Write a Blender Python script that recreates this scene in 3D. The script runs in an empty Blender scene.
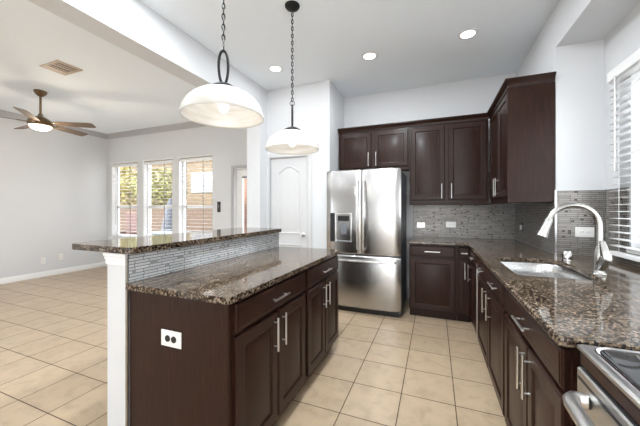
import bpy, bmesh, math, random
from mathutils import Vector, Matrix

random.seed(7)
PI = math.pi
scene = bpy.context.scene
COL = scene.collection

# ------------------------------------------------------------------ camera
cam_data = bpy.data.cameras.new('camera')
cam = bpy.data.objects.new('camera', cam_data)
COL.objects.link(cam)
cam.location = (0, 0, 1.30)
cam.rotation_euler = (PI / 2, 0, math.atan(114.5 / 288.0))
cam_data.sensor_width = 36.0
cam_data.lens = 36.0 * 288.0 / 640.0
cam_data.shift_y = -4.0 / 640.0
cam_data.clip_start = 0.02
scene.camera = cam

# ------------------------------------------------------------------ world, sun, exposure
world = bpy.data.worlds.new('world')
scene.world = world
world.use_nodes = True
wn = world.node_tree
wn.nodes['Background'].inputs[0].default_value = (0.93, 0.97, 1.0, 1)
wn.nodes['Background'].inputs[1].default_value = 5.2

sun_d = bpy.data.lights.new('sun', 'SUN')
sun_d.energy = 10.0
sun_d.angle = math.radians(6)
sun_d.color = (1.0, 0.97, 0.93)
sun = bpy.data.objects.new('sun', sun_d)
COL.objects.link(sun)
sun.rotation_euler = Vector((0.45, 0.60, -0.66)).to_track_quat('-Z', 'Y').to_euler()

vs = scene.view_settings
vs.view_transform = 'Standard'
vs.look = 'None'
vs.gamma = 1
vs.exposure = 0.47
vs.use_curve_mapping = False

CAN_POWER = 3.0
FILL_LIGHT_POWER = 16.0
PENDANT_POWER = 1.0
FAN_POWER = 14.0

# unseen area lights without fixtures, added under the ceilings to brighten the room
for _x, _y, _z, _k in ((-1.75, 1.35, 3.04, 1.3), (-0.6, 1.75, 3.04, 2.9), (-0.9, 0.3, 3.04, 0.5), (0.4, -0.3, 3.04, 0.6),
                       (-1.2, -2.4, 3.04, 1.2), (0.4, -2.4, 3.04, 1.2),
                       (-3.2, 0.6, 2.99, 0.7), (-5.2, 0.2, 2.99, 0.85), (-3.2, -1.4, 2.99, 0.55), (-5.2, -1.6, 2.99, 0.7)):
    _a = bpy.data.lights.new('added_fill_light', 'AREA')
    _a.shape = 'DISK'
    _a.size = 0.16
    _a.energy = FILL_LIGHT_POWER * _k
    _a.color = (0.90, 0.955, 1.0)
    _o = bpy.data.objects.new('added_fill_light', _a)
    COL.objects.link(_o)
    _o.location = (_x, _y, _z)


# ------------------------------------------------------------------ materials
def mat(name, base=(0.8, 0.8, 0.8), rough=0.5, metal=0.0, spec=0.5, coat=0.0, coat_r=0.1, emit=None, estr=0.0):
    m = bpy.data.materials.new(name)
    m.use_nodes = True
    b = m.node_tree.nodes['Principled BSDF']
    b.inputs['Base Color'].default_value = (*base, 1)
    b.inputs['Roughness'].default_value = rough
    b.inputs['Metallic'].default_value = metal
    b.inputs['Specular IOR Level'].default_value = spec
    b.inputs['Coat Weight'].default_value = coat
    b.inputs['Coat Roughness'].default_value = coat_r
    if emit:
        b.inputs['Emission Color'].default_value = (*emit, 1)
        b.inputs['Emission Strength'].default_value = estr
    return m


def nodes(m):
    return m.node_tree.nodes, m.node_tree.links, m.node_tree.nodes['Principled BSDF']


def coords(m, scale=(1, 1, 1), loc=(0, 0, 0), rot=(0, 0, 0)):
    n, l, b = nodes(m)
    tc = n.new('ShaderNodeTexCoord')
    mp = n.new('ShaderNodeMapping')
    mp.inputs['Scale'].default_value = scale
    mp.inputs['Location'].default_value = loc
    mp.inputs['Rotation'].default_value = rot
    l.new(tc.outputs['Object'], mp.inputs['Vector'])
    return mp.outputs['Vector']


def noise(m, vec, scale=5, detail=3, rough=0.5, dist=0.0):
    n, l, b = nodes(m)
    t = n.new('ShaderNodeTexNoise')
    t.inputs['Scale'].default_value = scale
    t.inputs['Detail'].default_value = detail
    t.inputs['Roughness'].default_value = rough
    t.inputs['Distortion'].default_value = dist
    l.new(vec, t.inputs['Vector'])
    return t


def ramp(m, fac, stops, interp='LINEAR'):
    n, l, b = nodes(m)
    r = n.new('ShaderNodeValToRGB')
    r.color_ramp.interpolation = interp
    els = r.color_ramp.elements
    while len(els) > 1:
        els.remove(els[-1])
    els[0].position = stops[0][0]
    els[0].color = (*stops[0][1], 1)
    for p, c in stops[1:]:
        e = els.new(p)
        e.color = (*c, 1)
    l.new(fac, r.inputs['Fac'])
    return r.outputs['Color']


def mix(m, fac, a, b_, mode='MIX'):
    n, l, b = nodes(m)
    x = n.new('ShaderNodeMix')
    x.data_type = 'RGBA'
    x.blend_type = mode
    for key, v in ((0, fac), (6, a), (7, b_)):
        if hasattr(v, 'is_output'):
            l.new(v, x.inputs[key])
        elif isinstance(v, (int, float)):
            x.inputs[key].default_value = v
        else:
            x.inputs[key].default_value = (*v, 1)
    return x.outputs[2]


def bump(m, height, strength=0.1, dist=0.01):
    n, l, b = nodes(m)
    u = n.new('ShaderNodeBump')
    u.inputs['Strength'].default_value = strength
    u.inputs['Distance'].default_value = dist
    l.new(height, u.inputs['Height'])
    l.new(u.outputs['Normal'], b.inputs['Normal'])
    return u


def painted(name, col, rough=0.6):
    m = mat(name, col, rough)
    n, l, b = nodes(m)
    t = noise(m, coords(m), 220, 2)
    bump(m, t.outputs['Fac'], 0.04, 0.002)
    return m


M = {}
M['wall'] = painted('wall_paint', (0.665, 0.675, 0.69), 0.6)
M['ceiling'] = painted('ceiling_paint', (0.89, 0.94, 0.985), 0.8)
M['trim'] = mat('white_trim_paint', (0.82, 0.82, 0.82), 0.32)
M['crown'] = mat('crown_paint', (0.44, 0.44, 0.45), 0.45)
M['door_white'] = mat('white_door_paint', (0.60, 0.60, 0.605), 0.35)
M['white_plastic'] = mat('white_plastic', (0.82, 0.81, 0.79), 0.3)
M['black'] = mat('black_plastic', (0.012, 0.012, 0.013), 0.3)
M['dark_iron'] = mat('dark_iron', (0.008, 0.0075, 0.007), 0.5, 0.0, 0.25)
M['grey_case'] = mat('grey_case', (0.16, 0.17, 0.19), 0.45, 0.2)
M['blind'] = mat('blind_white', (0.86, 0.86, 0.86), 0.4)
def blind_mat():
    m = mat('blind_slat_vinyl', (0.88, 0.88, 0.88), 0.4)
    n, l, b = nodes(m)
    tr = n.new('ShaderNodeBsdfTranslucent')
    tr.inputs['Color'].default_value = (0.9, 0.9, 0.9, 1)
    mx = n.new('ShaderNodeMixShader')
    mx.inputs[0].default_value = 0.35
    l.new(b.outputs[0], mx.inputs[1])
    l.new(tr.outputs[0], mx.inputs[2])
    l.new(mx.outputs[0], n['Material Output'].inputs[0])
    return m


M['slat'] = blind_mat()
M['cord'] = mat('blind_cord', (0.25, 0.25, 0.24), 0.8)
M['bronze'] = mat('antique_bronze', (0.19, 0.13, 0.08), 0.28, 1.0)
M['vent_beige'] = mat('vent_beige', (0.52, 0.42, 0.34), 0.5)
M['vent_dark'] = mat('vent_dark', (0.12, 0.09, 0.07), 0.7)
M['nickel'] = mat('brushed_nickel', (0.66, 0.65, 0.635), 0.30, 1.0)
M['faucet'] = mat('faucet_nickel', (0.46, 0.455, 0.44), 0.24, 1.0)
M['chrome'] = mat('chrome', (0.85, 0.85, 0.86), 0.08, 1.0)
M['glasstop'] = mat('black_ceramic_glass', (0.012, 0.012, 0.014), 0.05, 0.0, 0.8)
M['dark_metal'] = mat('dark_metal', (0.05, 0.04, 0.035), 0.35, 0.6)


def tile_mat(name, c1, c2, grout):
    m = mat(name, c1, 0.34)
    n, l, b = nodes(m)
    vec = coords(m, loc=(0.56 + 0.0017, -2.10 + 0.0017, 0))
    br = n.new('ShaderNodeTexBrick')
    br.offset = 0.0
    br.squash = 1.0
    br.inputs['Scale'].default_value = 1.0
    br.inputs['Brick Width'].default_value = 0.345
    br.inputs['Row Height'].default_value = 0.345
    br.inputs['Mortar Size'].default_value = 0.0034
    br.inputs['Mortar Smooth'].default_value = 0.15
    br.inputs['Bias'].default_value = 0.0
    br.inputs['Color1'].default_value = (*c1, 1)
    br.inputs['Color2'].default_value = (*c2, 1)
    br.inputs['Mortar'].default_value = (*grout, 1)
    l.new(vec, br.inputs['Vector'])
    nz = noise(m, coords(m), 9, 6, 0.62, 0.4)
    mot = ramp(m, nz.outputs['Fac'], [(0.3, (0.80, 0.79, 0.77)), (0.5, (0.97, 0.97, 0.97)), (0.72, (1.06, 1.05, 1.04))])
    l.new(mix(m, 1.0, br.outputs['Color'], mot, 'MULTIPLY'), b.inputs['Base Color'])
    rr = ramp(m, br.outputs['Fac'], [(0.0, (0.30, 0.30, 0.30)), (1.0, (0.85, 0.85, 0.85))])
    l.new(rr, b.inputs['Roughness'])
    u = bump(m, br.outputs['Fac'], 0.35, 0.004)
    u.invert = True
    return m


M['tile'] = tile_mat('beige_floor_tile', (0.485, 0.37, 0.252), (0.445, 0.335, 0.225), (0.085, 0.055, 0.035))


def granite(name):
    m = mat(name, (0.1, 0.07, 0.05), 0.07, 0, 0.36)
    n, l, b = nodes(m)
    v = coords(m, (1, 1, 1))
    n1 = noise(m, v, 84, 4, 0.7, 0.15)
    c1 = ramp(m, n1.outputs['Fac'], [(0.30, (0.012, 0.009, 0.008)), (0.42, (0.055, 0.036, 0.026)),
                                     (0.51, (0.15, 0.11, 0.075)), (0.59, (0.33, 0.26, 0.19)), (0.70, (0.48, 0.42, 0.34))])
    vo = n.new('ShaderNodeTexVoronoi')
    vo.inputs['Scale'].default_value = 130
    l.new(v, vo.inputs['Vector'])
    sp = ramp(m, vo.outputs['Color'], [(0.0, (0, 0, 0)), (0.62, (0, 0, 0)), (0.68, (1, 1, 1))])
    n2 = noise(m, v, 14, 3, 0.5, 0.3)
    patch = ramp(m, n2.outputs['Fac'], [(0.35, (0.50, 0.47, 0.44)), (0.65, (0.92, 0.90, 0.87))])
    base = mix(m, sp, c1, (0.014, 0.011, 0.010))
    vo2 = n.new('ShaderNodeTexVoronoi')
    vo2.inputs['Scale'].default_value = 115
    l.new(coords(m, (1, 1, 1), (3.1, 1.7, 0.4)), vo2.inputs['Vector'])
    sp2 = ramp(m, vo2.outputs['Color'], [(0.0, (1, 1, 1)), (0.16, (1, 1, 1)), (0.20, (0, 0, 0))])
    base = mix(m, sp2, base, (0.27, 0.225, 0.19))
    l.new(mix(m, 1.0, base, patch, 'MULTIPLY'), b.inputs['Base Color'])
    return m


M['granite'] = granite('brown_granite')


def wood(name, axis='Z'):
    m = mat(name, (0.03, 0.015, 0.011), 0.3, 0, 0.20, 0.08, 0.2)
    n, l, b = nodes(m)
    sc = {'Z': (40, 40, 2.2), 'X': (2.2, 40, 40)}[axis]
    v = coords(m, sc)
    t = noise(m, v, 2.2, 5, 0.62, 0.5)
    l.new(ramp(m, t.outputs['Fac'], [(0.3, (0.014, 0.0048, 0.0030)), (0.55, (0.025, 0.0092, 0.0056)), (0.75, (0.047, 0.0185, 0.0112))]), b.inputs['Base Color'])
    rr = ramp(m, t.outputs['Fac'], [(0.3, (0.30, 0.30, 0.30)), (0.7, (0.42, 0.42, 0.42))])
    l.new(rr, b.inputs['Roughness'])
    bump(m, t.outputs['Fac'], 0.06, 0.002)
    return m


M['wood'] = wood('espresso_wood')
M['wood_h'] = wood('espresso_wood_drawer', 'X')
M['shoe'] = mat('toe_shoe_wood', (0.16, 0.09, 0.05), 0.45)


def steel(name, base, rough, stretch, bstr=0.03):
    m = mat(name, base, rough, 1.0)
    n, l, b = nodes(m)
    t = noise(m, coords(m, stretch), 3, 3, 0.6)
    l.new(ramp(m, t.outputs['Fac'], [(0.3, (rough * 0.8,) * 3), (0.7, (rough * 1.25,) * 3)]), b.inputs['Roughness'])
    bump(m, t.outputs['Fac'], bstr, 0.001)
    return m


M['steel'] = steel('brushed_stainless', (0.46, 0.455, 0.45), 0.22, (2, 2, 220))
M['steel_v'] = steel('brushed_stainless_band', (0.70, 0.69, 0.68), 0.26, (160, 2, 2), 0.0)
M['range_steel'] = mat('range_stainless', (0.55, 0.545, 0.535), 0.32, 1.0)
M['sink'] = steel('satin_sink_steel', (0.55, 0.55, 0.55), 0.28, (60, 60, 60), 0.02)


def mosaic(name, axes, ca, cb, metal, dark, drate=0.035):
    """thin linear strip mosaic of metal and glass; axes: which object axis runs along the strips"""
    m = mat(name, ca, 0.3, metal)
    n, l, b = nodes(m)
    tc = n.new('ShaderNodeTexCoord')
    sep = n.new('ShaderNodeSeparateXYZ')
    l.new(tc.outputs['Object'], sep.inputs[0])
    cmb = n.new('ShaderNodeCombineXYZ')
    l.new(sep.outputs[axes], cmb.inputs[0])
    l.new(sep.outputs['Z'], cmb.inputs[1])
    br = n.new('ShaderNodeTexBrick')
    br.offset = 0.37
    br.offset_frequency = 3
    br.squash = 1.7
    br.squash_frequency = 2
    br.inputs['Scale'].default_value = 1.0
    br.inputs['Brick Width'].default_value = 0.082
    br.inputs['Row Height'].default_value = 0.0165
    br.inputs['Mortar Size'].default_value = 0.0015
    br.inputs['Mortar Smooth'].default_value = 0.1
    br.inputs['Bias'].default_value = -0.1
    br.inputs['Color1'].default_value = (*ca, 1)
    br.inputs['Color2'].default_value = (*cb, 1)
    br.inputs['Mortar'].default_value = (0.035, 0.032, 0.03, 1)
    l.new(cmb.outputs[0], br.inputs['Vector'])
    # scattered short dark tiles
    sn = n.new('ShaderNodeVectorMath')
    sn.operation = 'DIVIDE'
    sn.inputs[1].default_value = (0.021, 0.0165, 1)
    l.new(cmb.outputs[0], sn.inputs[0])
    fl_ = n.new('ShaderNodeVectorMath')
    fl_.operation = 'FLOOR'
    l.new(sn.outputs[0], fl_.inputs[0])
    wnz = n.new('ShaderNodeTexWhiteNoise')
    wnz.noise_dimensions = '2D'
    l.new(fl_.outputs[0], wnz.inputs['Vector'])
    lt = n.new('ShaderNodeMath')
    lt.operation = 'LESS_THAN'
    lt.inputs[1].default_value = drate
    l.new(wnz.outputs['Value'], lt.inputs[0])
    l.new(mix(m, lt.outputs[0], br.outputs['Color'], dark), b.inputs['Base Color'])
    l.new(ramp(m, br.outputs['Fac'], [(0, (metal,) * 3), (1, (0.0,) * 3)]), b.inputs['Metallic'])
    l.new(ramp(m, br.outputs['Fac'], [(0, (0.3,) * 3), (1, (0.8,) * 3)]), b.inputs['Roughness'])
    u = bump(m, br.outputs['Fac'], 0.4, 0.003)
    u.invert = True
    return m


TA, TB, TD = (0.22, 0.205, 0.19), (0.32, 0.30, 0.28), (0.075, 0.06, 0.05)  # darker copy of the bar tile; the kitchen's shade put into its colour
M['mosaic_x'] = mosaic('shaded_mosaic_along_x', 'X', TA, TB, 0.3, TD)
M['mosaic_y'] = mosaic('shaded_mosaic_along_y', 'Y', TA, TB, 0.3, TD)
M['mosaic_bar'] = mosaic('lit_mosaic', 'Y', (0.58, 0.60, 0.62), (0.72, 0.73, 0.74), 0.25, (0.32, 0.325, 0.33), 0.05)  # lighter copy of the same tile; light on the bar put into its colour


def glass_mat():
    m = bpy.data.materials.new('window_glass')
    m.use_nodes = True
    n, l = m.node_tree.nodes, m.node_tree.links
    n.remove(n['Principled BSDF'])
    t = n.new('ShaderNodeBsdfTransparent')
    g = n.new('ShaderNodeBsdfGlossy')
    g.inputs['Roughness'].default_value = 0.02
    lw = n.new('ShaderNodeLayerWeight')
    lw.inputs['Blend'].default_value = 0.5
    pw = n.new('ShaderNodeMath')
    pw.operation = 'POWER'
    pw.inputs[1].default_value = 5.0
    l.new(lw.outputs['Facing'], pw.inputs[0])
    mx = n.new('ShaderNodeMixShader')
    l.new(pw.outputs[0], mx.inputs[0])
    l.new(t.outputs[0], mx.inputs[1])
    l.new(g.outputs[0], mx.inputs[2])
    l.new(mx.outputs[0], n['Material Output'].inputs[0])
    return m


M['glass'] = glass_mat()


def shade_mat():
    m = bpy.data.materials.new('alabaster_glass')
    m.use_nodes = True
    n, l = m.node_tree.nodes, m.node_tree.links
    b = n['Principled BSDF']
    b.inputs['Roughness'].default_value = 0.25
    t = noise(m, coords(m, (1.5, 1.5, 16)), 2.5, 3, 0.5, 0.5)
    c = ramp(m, t.outputs['Fac'], [(0.35, (0.66, 0.63, 0.58)), (0.6, (0.74, 0.73, 0.71))])
    l.new(c, b.inputs['Base Color'])
    tr = n.new('ShaderNodeBsdfTranslucent')
    l.new(c, tr.inputs['Color'])
    mx = n.new('ShaderNodeMixShader')
    mx.inputs[0].default_value = 0.22
    l.new(b.outputs[0], mx.inputs[1])
    l.new(tr.outputs[0], mx.inputs[2])
    l.new(mx.outputs[0], n['Material Output'].inputs[0])
    return m


M['alabaster'] = shade_mat()
M['bulb'] = mat('lit_bulb', (1, 1, 1), 0.4, emit=(1, 0.93, 0.82), estr=1.0)
M['lens'] = mat('lit_lens', (1, 1, 1), 0.4, emit=(1, 0.97, 0.92), estr=4.0)
M['fan_bowl'] = mat('lit_fan_bowl', (1, 0.95, 0.85), 0.3, emit=(1, 0.86, 0.62), estr=1.6)
M['fan_blade'] = mat('fan_blade_wood', (0.12, 0.078, 0.046), 0.38)

# outside
M['patio'] = mat('patio_concrete', (0.42, 0.41, 0.40), 0.9)
M['house_trim'] = mat('house_window_trim', (0.24, 0.24, 0.24), 0.6)
M['bounce_ground'] = mat('pale_bounce_ground', (0.75, 0.75, 0.75), 0.9)  # unseen rear ground, made pale to bounce daylight up to the ceiling


def brick_mat(name, c1, c2, mortar, w=0.22, h=0.075):
    m = mat(name, c1, 0.85)
    n, l, b = nodes(m)
    tc = n.new('ShaderNodeTexCoord')
    sep = n.new('ShaderNodeSeparateXYZ')
    l.new(tc.outputs['Object'], sep.inputs[0])
    ad = n.new('ShaderNodeMath')
    l.new(sep.outputs['X'], ad.inputs[0])
    l.new(sep.outputs['Y'], ad.inputs[1])
    cmb = n.new('ShaderNodeCombineXYZ')
    l.new(ad.outputs[0], cmb.inputs[0])
    l.new(sep.outputs['Z'], cmb.inputs[1])
    br = n.new('ShaderNodeTexBrick')
    br.inputs['Scale'].default_value = 1
    br.inputs['Brick Width'].default_value = w
    br.inputs['Row Height'].default_value = h
    br.inputs['Mortar Size'].default_value = 0.006
    br.inputs['Color1'].default_value = (*c1, 1)
    br.inputs['Color2'].default_value = (*c2, 1)
    br.inputs['Mortar'].default_value = (*mortar, 1)
    l.new(cmb.outputs[0], br.inputs['Vector'])
    l.new(br.outputs['Color'], b.inputs['Base Color'])
    return m


M['brick_tan'] = brick_mat('tan_brick', (0.125, 0.09, 0.05), (0.09, 0.06, 0.034), (0.14, 0.12, 0.09))
M['brick_red'] = brick_mat('red_brick', (0.16, 0.08, 0.05), (0.12, 0.055, 0.038), (0.22, 0.19, 0.16))
M['brick_grey'] = brick_mat('grey_block', (0.30, 0.31, 0.32), (0.45, 0.46, 0.47), (0.6, 0.6, 0.6), 0.4, 0.2)
M['fence'] = mat('cedar_fence', (0.06, 0.038, 0.024), 0.85)
M['roof'] = mat('roof_shingle', (0.16, 0.14, 0.13), 0.9)
M['leaf'] = mat('yellow_green_leaf', (0.20, 0.17, 0.045), 0.6)
M['leaf_green'] = mat('olive_leaf', (0.15, 0.145, 0.045), 0.6)
M['bark'] = mat('bark', (0.12, 0.08, 0.05), 0.9)
M['cover'] = mat('dark_cover', (0.045, 0.05, 0.065), 0.8)
M['chair_dark'] = mat('dark_wicker', (0.07, 0.035, 0.03), 0.7)
M['table_blue'] = mat('blue_grey_table', (0.12, 0.15, 0.18), 0.5)


# ------------------------------------------------------------------ mesh helpers
class MB:
    def __init__(self):
        self.bm = bmesh.new()

    def box(self, x0, y0, z0, x1, y1, z1, bev=0.0, seg=1):
        b2 = bmesh.new()
        vs_ = [b2.verts.new(p) for p in ((x0, y0, z0), (x1, y0, z0), (x1, y1, z0), (x0, y1, z0),
                                         (x0, y0, z1), (x1, y0, z1), (x1, y1, z1), (x0, y1, z1))]
        for f in ((0, 3, 2, 1), (4, 5, 6, 7), (0, 1, 5, 4), (1, 2, 6, 5), (2, 3, 7, 6), (3, 0, 4, 7)):
            b2.faces.new([vs_[i] for i in f])
        if bev:
            bmesh.ops.bevel(b2, geom=list(b2.edges), offset=bev, segments=seg, affect='EDGES', profile=0.5)
        self.merge(b2)
        return self

    def merge(self, b2, mtx=None):
        if mtx is not None:
            bmesh.ops.transform(b2, matrix=mtx, verts=list(b2.verts))
        me = bpy.data.meshes.new('tmp')
        b2.to_mesh(me)
        b2.free()
        self.bm.from_mesh(me)
        bpy.data.meshes.remove(me)

    def tube(self, pts, r, n=10, closed=False, caps=True, sx=1.0):
        pts = [Vector(p) for p in pts]
        N = len(pts)
        rs = r if isinstance(r, (list, tuple)) else [r] * N
        rings = []
        up = None
        for i, p in enumerate(pts):
            if closed:
                t = (pts[(i + 1) % N] - pts[i - 1]).normalized()
            else:
                t = (pts[min(i + 1, N - 1)] - pts[max(i - 1, 0)]).normalized()
            if up is None:
                a = Vector((0, 0, 1)) if abs(t.z) < 0.9 else Vector((1, 0, 0))
                up = (a - t * a.dot(t)).normalized()
            else:
                up = (up - t * up.dot(t)).normalized()
            sd = t.cross(up)
            rings.append([self.bm.verts.new(p + (up * math.cos(2 * PI * k / n) * sx + sd * math.sin(2 * PI * k / n)) * rs[i]) for k in range(n)])
        for i in range(N if closed else N - 1):
            a, b = rings[i], rings[(i + 1) % N]
            for k in range(n):
                self.bm.faces.new((a[k], a[(k + 1) % n], b[(k + 1) % n], b[k]))
        if caps and not closed:
            self.bm.faces.new(rings[0][::-1])
            self.bm.faces.new(rings[-1])
        return self

    def lathe(self, prof, c=(0, 0, 0), n=32, cap0=False, cap1=False):
        rings = []
        for r, z in prof:
            if r < 1e-6:
                rings.append([self.bm.verts.new((c[0], c[1], c[2] + z))])
            else:
                rings.append([self.bm.verts.new((c[0] + r * math.cos(2 * PI * k / n), c[1] + r * math.sin(2 * PI * k / n), c[2] + z)) for k in range(n)])
        for a, b in zip(rings, rings[1:]):
            for k in range(n):
                k2 = (k + 1) % n
                if len(a) == 1 and len(b) == 1:
                    continue
                if len(a) == 1:
                    self.bm.faces.new((a[0], b[k2], b[k]))
                elif len(b) == 1:
                    self.bm.faces.new((a[k], a[k2], b[0]))
                else:
                    self.bm.faces.new((a[k], a[k2], b[k2], b[k]))
        if cap0 and len(rings[0]) > 1:
            self.bm.faces.new(rings[0][::-1])
        if cap1 and len(rings[-1]) > 1:
            self.bm.faces.new(rings[-1])
        return self

    def loft(self, rings, cap0=True, cap1=True):
        R = [[self.bm.verts.new(p) for p in r] for r in rings]
        for a, b in zip(R, R[1:]):
            m = len(a)
            for k in range(m):
                self.bm.faces.new((a[k], a[(k + 1) % m], b[(k + 1) % m], b[k]))
        if cap0:
            self.bm.faces.new(R[0][::-1])
        if cap1:
            self.bm.faces.new(R[-1])
        return self

    def prism(self, outline, z0, z1, holes=()):
        b2 = bmesh.new()
        es = []
        for ring in (outline, *holes):
            v = [b2.verts.new((p[0], p[1], z0)) for p in ring]
            es += [b2.edges.new((v[i], v[(i + 1) % len(v)])) for i in range(len(v))]
        bmesh.ops.triangle_fill(b2, use_beauty=True, use_dissolve=False, edges=es)
        r = bmesh.ops.extrude_face_region(b2, geom=list(b2.faces))
        bmesh.ops.translate(b2, verts=[e for e in r['geom'] if isinstance(e, bmesh.types.BMVert)], vec=(0, 0, z1 - z0))
        bmesh.ops.recalc_face_normals(b2, faces=list(b2.faces))
        self.merge(b2)
        return self

    def build(self, name, material, parent=None, ang=35, recalc=True):
        bm = self.bm
        if recalc:
            bmesh.ops.recalc_face_normals(bm, faces=list(bm.faces))
        for f in bm.faces:
            f.smooth = True
        lim = math.radians(ang)
        for e in bm.edges:
            if len(e.link_faces) == 2:
                e.smooth = e.calc_face_angle(0) < lim
            else:
                e.smooth = False
        me = bpy.data.meshes.new(name)
        bm.to_mesh(me)
        bm.free()
        me.materials.append(material)
        o = bpy.data.objects.new(name, me)
        COL.objects.link(o)
        if parent is not None:
            o.parent = parent
        return o


def tag(o, label, cat, group=None, kind=None):
    o['label'] = label
    o['category'] = cat
    if group:
        o['group'] = group
    if kind:
        o['kind'] = kind
    return o


def thing(name, label, cat, loc=(0, 0, 0), rz=0.0, group=None):
    o = bpy.data.objects.new(name, None)
    o.empty_display_size = 0.1
    COL.objects.link(o)
    o.location = loc
    o.rotation_euler = (0, 0, rz)
    return tag(o, label, cat, group)


def struct(name, mb, m, parent=None):
    o = mb.build(name, m, parent)
    if parent is None:
        o['kind'] = 'structure'
    return o


def copy_tree(o, parent=None):
    c = o.copy()
    COL.objects.link(c)
    if parent is not None:
        c.parent = parent
    for ch in list(o.children):
        copy_tree(ch, c)
    return c


def wall_xz(y0, y1, x0, x1, z0, z1, holes):
    """wall in the x-z plane with rectangular holes (hx0, hz0, hx1, hz1)"""
    mb = MB()
    xs = sorted({x0, x1, *[h[0] for h in holes], *[h[2] for h in holes]})
    zs = sorted({z0, z1, *[h[1] for h in holes], *[h[3] for h in holes]})

    def solid(i, j):
        if i < 0 or j < 0 or i >= len(xs) - 1 or j >= len(zs) - 1:
            return False
        cx, cz = (xs[i] + xs[i + 1]) / 2, (zs[j] + zs[j + 1]) / 2
        return not any(h[0] < cx < h[2] and h[1] < cz < h[3] for h in holes)
    V = {}

    def v(x, y, z):
        k = (round(x, 5), round(y, 5), round(z, 5))
        if k not in V:
            V[k] = mb.bm.verts.new(k)
        return V[k]
    for i in range(len(xs) - 1):
        for j in range(len(zs) - 1):
            if not solid(i, j):
                continue
            a, b, c, d = xs[i], xs[i + 1], zs[j], zs[j + 1]
            mb.bm.faces.new((v(a, y0, c), v(b, y0, c), v(b, y0, d), v(a, y0, d)))
            mb.bm.faces.new((v(a, y1, c), v(a, y1, d), v(b, y1, d), v(b, y1, c)))
            if not solid(i - 1, j):
                mb.bm.faces.new((v(a, y0, c), v(a, y0, d), v(a, y1, d), v(a, y1, c)))
            if not solid(i + 1, j):
                mb.bm.faces.new((v(b, y0, c), v(b, y1, c), v(b, y1, d), v(b, y0, d)))
            if not solid(i, j - 1):
                mb.bm.faces.new((v(a, y0, c), v(a, y1, c), v(b, y1, c), v(b, y0, c)))
            if not solid(i, j + 1):
                mb.bm.faces.new((v(a, y0, d), v(b, y0, d), v(b, y1, d), v(a, y1, d)))
    return mb


def swap_xy(mb):
    for v in mb.bm.verts:
        v.co.x, v.co.y = v.co.y, v.co.x
    return mb


# ------------------------------------------------------------------ room shell
XL, YF, YB, XR, XW = -6.98, 4.36, 4.36, 0.97, 1.29
ZK, ZL = 3.05, 3.00
YREAR = -3.6
struct('floor', MB().box(XL - 0.15, YREAR - 0.15, -0.08, XW + 0.15, YF + 0.16, 0), M['tile'])
struct('ceiling_kitchen', MB().box(-2.30, YREAR, ZK, XW + 0.15, YB + 0.15, ZK + 0.1), M['ceiling'])
struct('ceiling_living', MB().box(XL - 0.15, YREAR, ZL, -2.52, YF + 0.15, ZL + 0.15), M['ceiling'])
struct('ceiling_beam', MB().box(-2.52, YREAR, 2.69, -2.30, 3.48, 3.15), painted('beam_paint', (0.70, 0.71, 0.725), 0.7))
struct('wall_left', MB().box(XL - 0.15, YREAR, 0, XL, YF + 0.15, ZL), M['wall'])
WINS = [(-6.86, -6.03), (-5.83, -4.99), (-4.81, -3.95)]
WZ0, WZ1 = 0.66, 2.32
DX0, DX1 = -3.45, -2.57
struct('wall_far', wall_xz(YF, YF + 0.16, XL, -2.52, 0, ZL, [(a, WZ0, b, WZ1) for a, b in WINS] + [(DX0, 0.0, DX1, 2.05)]), M['wall'])
struct('wall_pillar', MB().box(-2.52, 3.48, 0, -2.30, YF + 0.16, 3.15), M['wall'])
PD0, PD1, PDZ = -2.255, -1.635, 2.045
struct('wall_pantry', wall_xz(3.67, 3.77, -2.30, -1.32, 0, ZK, [(PD0, 0.0, PD1, PDZ)]), M['wall'])
struct('wall_pantry_side', MB().box(-1.42, 3.77, 0, -1.32, YB, ZK), M['wall'])
wall_back = struct('wall_back', MB().box(-2.30, YB, 0, XW + 0.15, YB + 0.15, ZK), M['wall'])
wall_right = struct('wall_right', MB().box(XR, 3.05, 0, XW + 0.15, YB, ZK), M['wall'])
struct('ceiling_soffit', MB().box(XR, YREAR, 2.69, XW + 0.15, 3.05, ZK), M['wall'])
KW = (0.30, 2.70, 1.02, 2.30)     # kitchen window y0, y1, z0, z1
wall_win = struct('wall_window', swap_xy(wall_xz(XW, XW + 0.15, YREAR, 3.05, 0, 2.69, [(KW[0], KW[2], KW[1], KW[3])])), M['wall'])
# rear wall behind the camera with unseen openings, added to let daylight in
struct('wall_rear', wall_xz(YREAR - 0.15, YREAR, XL - 0.15, XW + 0.15, 0, 3.15,
                            [(-6.0, 0.05, -5.0, 2.1), (-1.1, 0.05, 0.6, 2.2)]), M['wall'])

# crown (living room) and baseboards
def crown_profile(mb, p0, p1, inward, z, s=0.085):
    p0, p1, n_ = Vector(p0), Vector(p1), Vector(inward)
    prof = [(0, -s * 1.15), (s * 0.18, -s * 1.15), (s * 0.25, -s * 0.95), (s * 0.75, -s * 0.35), (s * 0.8, -s * 0.2), (s, -s * 0.15), (s, 0), (0, 0)]
    mb.loft([[(p.x + n_.x * a, p.y + n_.y * a, z + b) for a, b in prof] for p in (p0, p1)])
    return mb


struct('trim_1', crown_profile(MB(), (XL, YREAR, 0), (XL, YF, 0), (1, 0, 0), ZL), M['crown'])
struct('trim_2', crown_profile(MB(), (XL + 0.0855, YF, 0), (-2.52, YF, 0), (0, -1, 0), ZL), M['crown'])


def base_prof(mb, p0, p1, n_, h=0.10, t=0.016):
    prof = [(0, 0), (t, 0), (t, h * 0.75), (t * 0.6, h * 0.88), (t * 0.45, h), (0, h)]
    p0, p1, n_ = Vector(p0), Vector(p1), Vector(n_)
    mb.loft([[(p.x + n_.x * a, p.y + n_.y * a, b) for a, b in prof] for p in (p0, p1)])
    return mb


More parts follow.
